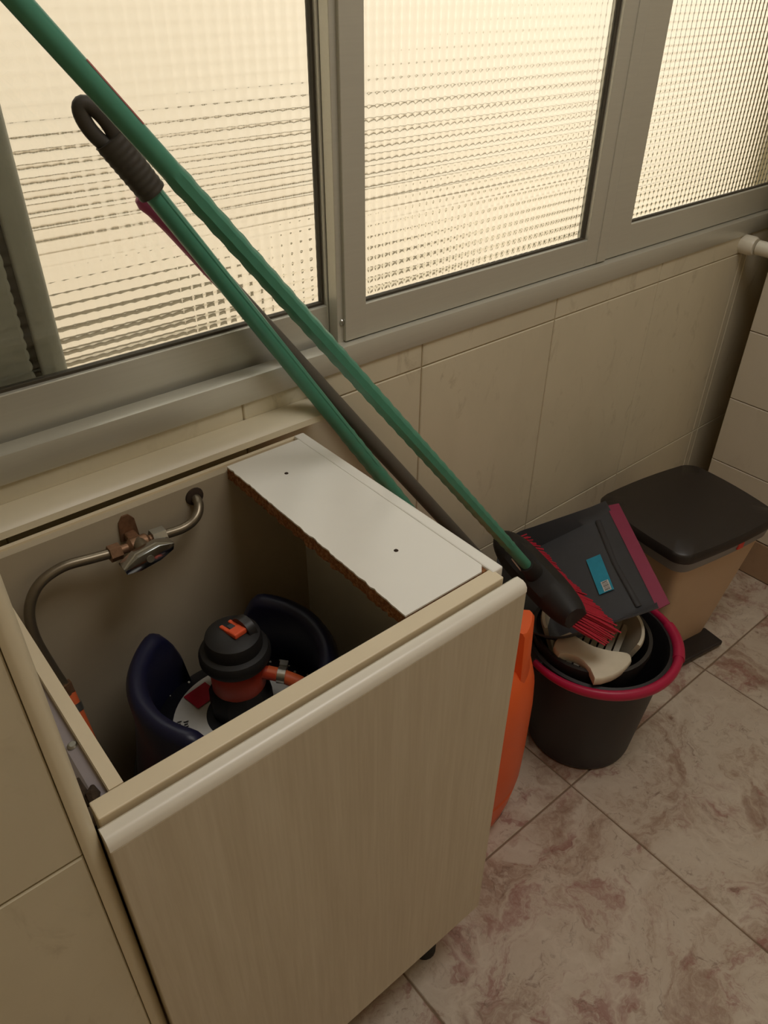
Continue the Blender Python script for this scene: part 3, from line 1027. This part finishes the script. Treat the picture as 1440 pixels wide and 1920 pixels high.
# sloping grate: separate bars with open slots between them
g0 = Vector((WXc + 0.012, WYc - 0.052, 0.212)); gu = Vector((0.95, 0.31, 0)).normalized(); gv = Vector((-0.35, 0.94, 0)).normalized()
for k in range(8):
    c0 = g0 + gv * (0.0148 * k) - gu * 0.012
    half = 0.058
    off = 0.0148 * k - 0.052
    far = math.sqrt(max(0.0, 0.083 ** 2 - off ** 2)) 
    a_ = WXc + 0; 
    p0 = Vector((WXc, WYc, 0)) + gv * off - gu * 0.03
    p1 = Vector((WXc, WYc, 0)) + gv * off + gu * (far - 0.004)
    gb = bmesh.new()
    ww2 = gv * 0.0053
    z0_, z1_ = 0.208, 0.272
    pts_ = []
    prism(gb, [p0 - ww2 + Vector((0, 0, z0_)), p0 + ww2 + Vector((0, 0, z0_)), p1 + ww2 + Vector((0, 0, z1_)), p1 - ww2 + Vector((0, 0, z1_))], (0, 0, -0.004))
    obj('grate_bar', gb, 'basket_beige', wr_)
# broad crescent lip at the front, notched for the mop
lip = [(0.943, 0.574), (0.943, 0.558), (0.943, 0.545), (0.945, 0.532), (0.948, 0.520), (0.955, 0.506), (0.963, 0.493), (0.971, 0.484), (0.979, 0.475), (0.983, 0.469), (0.983, 0.464), (0.979, 0.459),
       (0.974, 0.455), (0.958, 0.452), (0.943, 0.451), (0.928, 0.452), (0.916, 0.454), (0.896, 0.461), (0.884, 0.469), (0.897, 0.489), (0.903, 0.510), (0.902, 0.522), (0.899, 0.533), (0.892, 0.542), (0.883, 0.549), (0.885, 0.560), (0.890, 0.568), (0.905, 0.576), (0.919, 0.579)]
lp_ = bmesh.new()
cx_, cy_ = 0.930, 0.505
def sh(f, z):
    return [(cx_ + (x - cx_) * f, cy_ + (y - cy_) * f, z) for x, y in lip]
loft(lp_, [sh(0.97, 0.284), sh(1.0, 0.290), sh(1.0, 0.297), sh(0.985, 0.3005), sh(0.955, 0.302)])
obj('basket_lip', lp_, 'basket_beige', wr_, smooth=50)

# ------------------------------------------------------------------ pedal bin
BRZ = math.radians(-9.0)
pb = thing('pedal_bin', 'beige pedal bin with a black lid against the tiled wall', 'bin', (1.388, 0.620, 0), BRZ)
def at_z(L, z):
    return [(x, y, z) for x, y in L]
bm = bmesh.new()
loops = [at_z(rrect(0.092 + 0.044 * t, 0.078 + 0.034 * t, 0.022), 0.006 + 0.319 * t) for t in (0, 0.02, 0.5, 1.0)]
loft(bm, loops)
obj('bin_body', bm, 'bin_beige', pb, smooth=40, local=True)
bm = bmesh.new()
loft(bm, [at_z(rrect(0.139, 0.115, 0.026, bulge=0.03), 0.316), at_z(rrect(0.143, 0.118, 0.028, bulge=0.04), 0.320), at_z(rrect(0.146, 0.121, 0.028, bulge=0.05), 0.3435)])
obj('bin_rim', bm, 'bin_rim', pb, smooth=40, local=True)
bm = bmesh.new()
loft(bm, [at_z(rrect(0.144, 0.118, 0.028, bulge=0.05), 0.345), at_z(rrect(0.150, 0.124, 0.028, bulge=0.06), 0.347), at_z(rrect(0.151, 0.125, 0.028, bulge=0.07), 0.364), at_z(rrect(0.147, 0.121, 0.028, bulge=0.07), 0.371), at_z(rrect(0.11, 0.088, 0.028, bulge=0.07), 0.373), at_z(rrect(0.05, 0.04, 0.02, bulge=0.05), 0.374)])
obj('bin_lid', bm, 'bin_black', pb, smooth=50, local=True)
obj('lid_tag', B((0.022, -0.1275, 0.325), (0.041, -0.1165, 0.343), 0.002), 'tag_red', pb, local=True)
obj('pedal', B((-0.085, -0.128, 0.006), (0.098, -0.072, 0.020), 0.004), 'bin_black', pb, local=True)
obj('base', B((-0.082, -0.07, 0.0), (0.082, 0.07, 0.008), 0.003), 'bin_black', pb, local=True)

# ------------------------------------------------------------------ dustpan with long grey handle
D_ = Vector((-0.62, 0.08, 0.78)).normalized()             # handle direction
E_ = Vector((0.447, 0.853, 0.27)); E_ = (E_ - D_ * E_.dot(D_)).normalized()   # along the blade
F_ = E_.cross(D_).normalized()                              # from back to blade
PB = Vector((1.122, 0.580, 0.395))                          # middle of the blade
PM = Matrix.Translation(PB) @ Matrix(((E_.x, F_.x, D_.x, 0), (E_.y, F_.y, D_.y, 0), (E_.z, F_.z, D_.z, 0), (0, 0, 0, 1)))
pan = thing('dustpan', 'dark grey long-handled dustpan lying over the bucket, magenta rubber lip', 'dustpan', tuple(PB))
def P_(x, y, z):
    return PM @ Vector((x, y, z))
# pan tray as a grid: x across the blade, y from the back (negative) to the blade (0)
def pan_shell():
    bm = bmesh.new()
    hw, L = 0.128, 0.25
    NX_, NY_ = 24, 22
    def height(x, y):
        u = abs(x) / 1.0
        v = -y / L
        side = max(0.0, (abs(x) - (width(v) - 0.016)) / 0.016)
        back = max(0.0, (v - 0.80) / 0.20)
        rim = 0.016 + 0.062 * v
        t = max(min(1, side), min(1, back ** 0.8))
        dip = -0.004 * min(1, v / 0.12) if v > 0 else 0
        return dip + rim * (t * t * (3 - 2 * t)) + 0.010 * v
    def width(v):
        return hw * (1.0 - 0.02 * v - 0.26 * max(0, v - 0.68) ** 2 / 0.1)
    top, bot = [], []
    for j in range(NY_ + 1):
        v = j / NY_
        ra, rb2 = [], []
        for i in range(NX_ + 1):
            s = -1 + 2 * i / NX_
            s = math.copysign(abs(s) ** 0.75, s)
            x = s * width(v); y = -L * v
            back_round = 0.020 * (abs(s) ** 2.5) * max(0, (v - 0.6) / 0.4)
            z = height(x, y)
            ra.append(bm.verts.new(P_(x, y + back_round, z)))
            rb2.append(bm.verts.new(P_(x * 1.018, (y + back_round) * 1.008, z - 0.003)))
        top.append(ra); bot.append(rb2)
    for j in range(NY_):
        for i in range(NX_):
            bm.faces.new((top[j][i], top[j][i + 1], top[j + 1][i + 1], top[j + 1][i]))
            bm.faces.new((bot[j][i], bot[j + 1][i], bot[j + 1][i + 1], bot[j][i + 1]))
    edge_t = top[0] + [top[j][-1] for j in range(1, NY_ + 1)] + top[-1][-2::-1] + [top[j][0] for j in range(NY_ - 1, 0, -1)]
    edge_b = bot[0] + [bot[j][-1] for j in range(1, NY_ + 1)] + bot[-1][-2::-1] + [bot[j][0] for j in range(NY_ - 1, 0, -1)]
    ring_faces(bm, edge_t, edge_b)
    return bm
tray = obj('pan_tray', pan_shell(), 'pan_grey', pan, smooth=60)
ridge = bmesh.new()
tube(ridge, [P_(-0.105, -0.030, -0.0035), P_(0, -0.036, -0.0045), P_(0.105, -0.030, -0.0035)], 0.0085, 8, flat=0.4)
obj('groove', ridge, 'bucket_grey', tray, smooth=60)
lipb = bmesh.new()
prism(lipb, [P_(-0.126, -0.004, 0.001), P_(0.126, -0.004, 0.001), P_(0.122, 0.020, -0.005), P_(-0.122, 0.020, -0.005)], tuple(D_ * -0.003))
tag(obj('rubber_lip', lipb, 'lip_red', pan), 'magenta rubber lip along the blade')
# sticker with its little white code strip
sk_ = bmesh.new()
q = [(-0.052, -0.060), (0.030, -0.056), (0.032, -0.086), (-0.050, -0.090)]
prism(sk_, [P_(x, y, 0.0032) for x, y in q], tuple(D_ * -0.0008))
stk = obj('price_sticker', sk_, 'label_blue', pan)
wk = bmesh.new()
q = [(-0.050, -0.064), (-0.028, -0.063), (-0.027, -0.078), (-0.049, -0.079)]
prism(wk, [P_(x, y, 0.0036) for x, y in q], tuple(D_ * -0.0005))
obj('bar_strip', wk, 'label_white', stk)
bb = bmesh.new()
for i in range(7):
    x = -0.0475 + 0.0028 * i
    wdt = 0.0007 if i % 3 else 0.0012
    prism(bb, [P_(x, -0.0655, 0.0040), P_(x + wdt, -0.0655, 0.0040), P_(x + wdt, -0.0765, 0.0040), P_(x, -0.0765, 0.0040)], tuple(D_ * -0.0003))
obj('bars', bb, 'ink', stk)
# handle socket, pole and magenta grip end
ptop = Vector((0.385, 0.866, 1.094)); pmid = Vector((0.845, 0.775, 0.447))
pdir = (pmid - ptop).normalized()
pend = ptop + pdir * 1.02
so = bmesh.new()
tube(so, [pend - pdir * 0.10, pend - pdir * 0.03, P_(0.04, -0.232, 0.060)], [0.013, 0.016, 0.024], 14)
obj('handle_socket', so, 'pan_grey', pan, smooth=60)
pole = obj('pole', tube(bmesh.new(), [ptop + pdir * 0.10, pend - pdir * 0.05], 0.0118, 16), 'grey_stick', pan, smooth=60)
gr = bmesh.new()
gx_ = pdir.cross(Vector((0, -1, 0))).normalized()
if gx_.x > 0:
    gx_ = -gx_
tube(gr, [ptop + gx_ * 0.007 - pdir * 0.026, ptop + gx_ * 0.005 - pdir * 0.019, ptop + gx_ * 0.002 - pdir * 0.006, ptop - gx_ * 0.001 + pdir * 0.022, ptop - gx_ * 0.001 + pdir * 0.06, ptop + pdir * 0.09, ptop + pdir * 0.115], [0.006, 0.0105, 0.011, 0.0128, 0.013, 0.0125, 0.0118], 14)
tag(obj('grip', gr, 'magenta', pan, smooth=60), 'magenta plastic grip end')

# ------------------------------------------------------------------ broom
BE = Vector((0.851, 0.622, 0.477)); BT = Vector((0.250, 0.706, 1.273))
bdir = (BT - BE).normalized()
br = thing('broom', 'green-handled broom with red bristles, its head resting in the dustpan', 'broom', tuple(BE))
tip_t = (0.052 - BE.x) / bdir.x
NS = 150
pts = [BE + bdir * (tip_t * i / NS) for i in range(NS + 1)]
x_, y_, _ = frame_for(bdir)
def textured_stick(p0, d, length, r_of, twist=(0.25, 0.93), n=16, amp=0.05, seg=0.0075):
    """stick whose sleeve carries a faceted diamond relief between the two given fractions"""
    x, y, d = frame_for(d)
    bm = bmesh.new()
    m = int(length / seg)
    rings = []
    for i in range(m + 1):
        t = i / m
        r = r_of(t)
        row = []
        for k in range(n):
            a = 2 * math.pi * k / n
            rr = r
            if twist[0] < t < twist[1]:
                s = length * t / 0.026
                rr = r * (1 + amp * (math.sin(3 * a + 2 * math.pi * s * 0.5) * math.sin(3 * a - 2 * math.pi * s * 0.5)))
            row.append(bm.verts.new(p0 + d * (length * t) + rr * (math.cos(a) * x + math.sin(a) * y)))
        rings.append(row)
    for a, b in zip(rings, rings[1:]):
        ring_faces(bm, a, b)
    bm.faces.new(rings[0]); bm.faces.new(rings[-1])
    return bm
Lb = tip_t
stick = obj('stick', textured_stick(BE, bdir, Lb, lambda t: 0.0094 + 0.0006 * min(1, t / 0.2), (0.06, 0.66), amp=0.11), 'green_stick', br, smooth=40)
# red label half-wrapped round the stick
rl = bmesh.new()
vw = (Vector((0, 0, 1.32)) - (BE + bdir * Lb * 0.71)).normalized()
side = bdir.cross(vw).normalized()
if side.dot(Vector(_r)) < 0:
    side = -side
A = []
for i in range(7):
    t = i / 6
    cpt = BE + bdir * (Lb * (0.688 + 0.047 * t))
    row = []
    for k in range(6):
        a = math.radians(-45 + 75 * k / 5)
        row.append(rl.verts.new(cpt + 0.01025 * (math.cos(a) * side + math.sin(a) * vw)))
    A.append(row)
for i in range(6):
    for k in range(5):
        rl.faces.new((A[i][k], A[i + 1][k], A[i + 1][k + 1], A[i][k + 1]))
tag(obj('stick_label', rl, 'sticker_red', br, smooth=60), 'faded red label wrapped on the stick')
vb_ = (Vector((0, 0, 1.32)) - BE).normalized()
sd_ = bdir.cross(vb_).normalized()
if sd_.dot(Vector(_r)) > 0:
    sd_ = -sd_
tag(obj('white_strip', tube(bmesh.new(), [BE + bdir * 0.052 + sd_ * 0.0115, BE + bdir * 0.008 + sd_ * 0.0135], 0.0011, 6), 'label_white', br), 'thin white strip along the stick end')  # thin white line laid beside the lower end of the stick
ax = Vector((-0.227, -0.972, -0.062)); ax = (ax - bdir * ax.dot(bdir)).normalized()
wd = bdir.cross(ax).normalized()
HC = BE - bdir * 0.048 - ax * 0.012
def H_(a, w_, z):
    return HC + ax * a + wd * w_ + bdir * z
obj('socket', tube(bmesh.new(), [BE + bdir * 0.012, BE - bdir * 0.012, BE - bdir * 0.045], [0.0135, 0.0155, 0.021], 18), 'soft_black', br, smooth=50)
wsg = 1.0 if wd.dot(Vector(_r)) > 0 else -1.0
hb_ = bmesh.new()
loops = []
for i in range(19):
    s_ = -1 + 2 * i / 18
    hw = 0.034 * (1 - 0.42 * abs(s_) ** 4)
    ht = 0.024 * (1 - 0.62 * abs(s_) ** 2)
    prof = [(-hw, -0.026), (-hw * 1.02, -0.004), (-hw * 0.62, ht), (0, ht + 0.004), (hw * 0.62, ht), (hw * 1.02, -0.004), (hw, -0.026)]
    loops.append([H_(s_ * 0.112, w_, z) for w_, z in prof])
loft(hb_, loops)
head = obj('broom_head', hb_, 'soft_black', br, smooth=50)
random.seed(21)
bs = bmesh.new()
for i in range(44):
    s_ = -1 + 2 * i / 43
    for j in range(7):
        w0 = (-1 + 2 * j / 6) * 0.024 * (1 - 0.4 * abs(s_) ** 4)
        for q in range(2):
            a0 = s_ * 0.104 + random.uniform(-0.002, 0.002)
            fan = 0.040 * abs(s_) ** 3 * math.copysign(1, s_)
            aa = a0 + fan * (1.0 if s_ > 0 else 0.8) + random.uniform(-0.003, 0.003)
            ww_ = w0 * 1.2 + wsg * (0.011 + 0.013 * s_ * s_) + random.uniform(-0.003, 0.003)
            Lr = 0.070 + random.uniform(-0.004, 0.003)
            p0 = H_(a0, w0, -0.020)
            pm = H_(a0 * 0.55 + aa * 0.45, w0 * 0.5 + ww_ * 0.5, -0.020 - Lr * 0.5)
            p1 = H_(aa, ww_, -0.020 - Lr)
            tube(bs, [p0, pm, p1], [0.0016, 0.0019, 0.0015], 4, cap=True)
o = obj('bristles', bs, 'bristle_red', br); o['kind'] = 'stuff'

# ------------------------------------------------------------------ mop
MT = Vector((0.308, 0.845, 1.217)); MQ = Vector((0.652, 0.778, 0.661))
mdir = (MT - MQ).normalized()
ML = 1.37
MB = MT - mdir * ML
mop = thing('mop', 'mop with ribbed green stick and dark hanging grip, behind the cabinet', 'mop', tuple(MB))
def mr(t):
    return 0.0112
obj('stick', textured_stick(MB + mdir * 0.10, mdir, ML - 0.10 - 0.085, mr, (0.05, 0.62), amp=0.09), 'green_stick', mop, smooth=40)
fx, fy, _ = frame_for(mdir, Vector((0, -1, 0.4)))
rib = bmesh.new()
vcam = (Vector((0, 0, 1.32)) - (MT - mdir * 0.4)).normalized()
sdv = mdir.cross(vcam).normalized(); upv = sdv.cross(mdir).normalized()
sg = -1 if sdv.z < 0 else 1
rp0 = (sdv * sg * 0.62 + upv * 0.78).normalized() * 0.0107
tube(rib, [MT - mdir * 0.09 + rp0, MT - mdir * 0.62 + rp0], 0.0016, 8)
obj('rib', rib, 'green_stick', mop, smooth=60)
# grip: knurled sleeve that flattens into a loop with a hole
gp_ = bmesh.new()
x, y, d = sdv * sg, upv, mdir
rings = []
NG = 44
G0, G1 = 0.112, 0.046          # sleeve part, measured from the tip
for i in range(NG + 1):
    t = i / NG
    s = G0 - (G0 - G1) * t
    r = 0.0160 * (1 + 0.022 * math.sin(i * 1.3))
    rx = r * (1 + 0.08 * t); ry = r * (1 - 0.22 * t)
    rings.append([gp_.verts.new(MT - d * s + rx * math.cos(2 * math.pi * k / 16) * x + ry * math.sin(2 * math.pi * k / 16) * y) for k in range(16)])
for a, b in zip(rings, rings[1:]):
    ring_faces(gp_, a, b)
gp_.faces.new(rings[0]); gp_.faces.new(rings[-1])
lpts = []
for i in range(33):
    a = 2 * math.pi * i / 32
    lpts.append(MT - d * 0.031 + x * (0.0092 * math.sin(a)) + d * (0.0235 * math.cos(a)))
tube(gp_, lpts[:-1], 0.0074, 12, closed=True, flat=1.1)
tag(obj('grip', gp_, 'grip_dark', mop, smooth=50), 'dark plastic grip with a hanging hole')
mh = bmesh.new()
tube(mh, [MB + mdir * 0.16, MB + mdir * 0.10, MB + mdir * 0.075], [0.016, 0.022, 0.030], 16)
obj('mop_socket', mh, 'bucket_grey', mop, smooth=50)
ms = bmesh.new()
random.seed(31)
for i in range(40):
    a = 2 * math.pi * i / 40 + random.uniform(-0.05, 0.05)
    q = random.uniform(0.4, 1.0)
    b0 = MB + mdir * 0.08
    ex = Vector((math.cos(a), math.sin(a), 0))
    tube(ms, [b0 + ex * 0.020, b0 + ex * 0.030 + Vector((0, 0, -0.035)), Vector((b0.x, b0.y, 0.008)) + ex * (0.03 + 0.035 * q)], 0.0042, 5)
o = obj('mop_strands', ms, 'basket_beige', mop); o['kind'] = 'stuff'

# ------------------------------------------------------------------ white pipe at the right wall
wp = thing('waste_pipe', 'short white plastic pipe end with collar in the corner under the window', 'pipe', (1.80, 0.80, 0.815))
obj('pipe_run', tube(bmesh.new(), [(1.768, 0.800, 0.818), (1.768, 0.56, 0.815)], 0.016, 20), 'pvc_white', wp, smooth=60)
obj('collar', tube(bmesh.new(), [(1.768, 0.838, 0.8185), (1.768, 0.812, 0.818), (1.768, 0.806, 0.818)], [0.021, 0.021, 0.018], 20), 'pvc_white', wp, smooth=40)
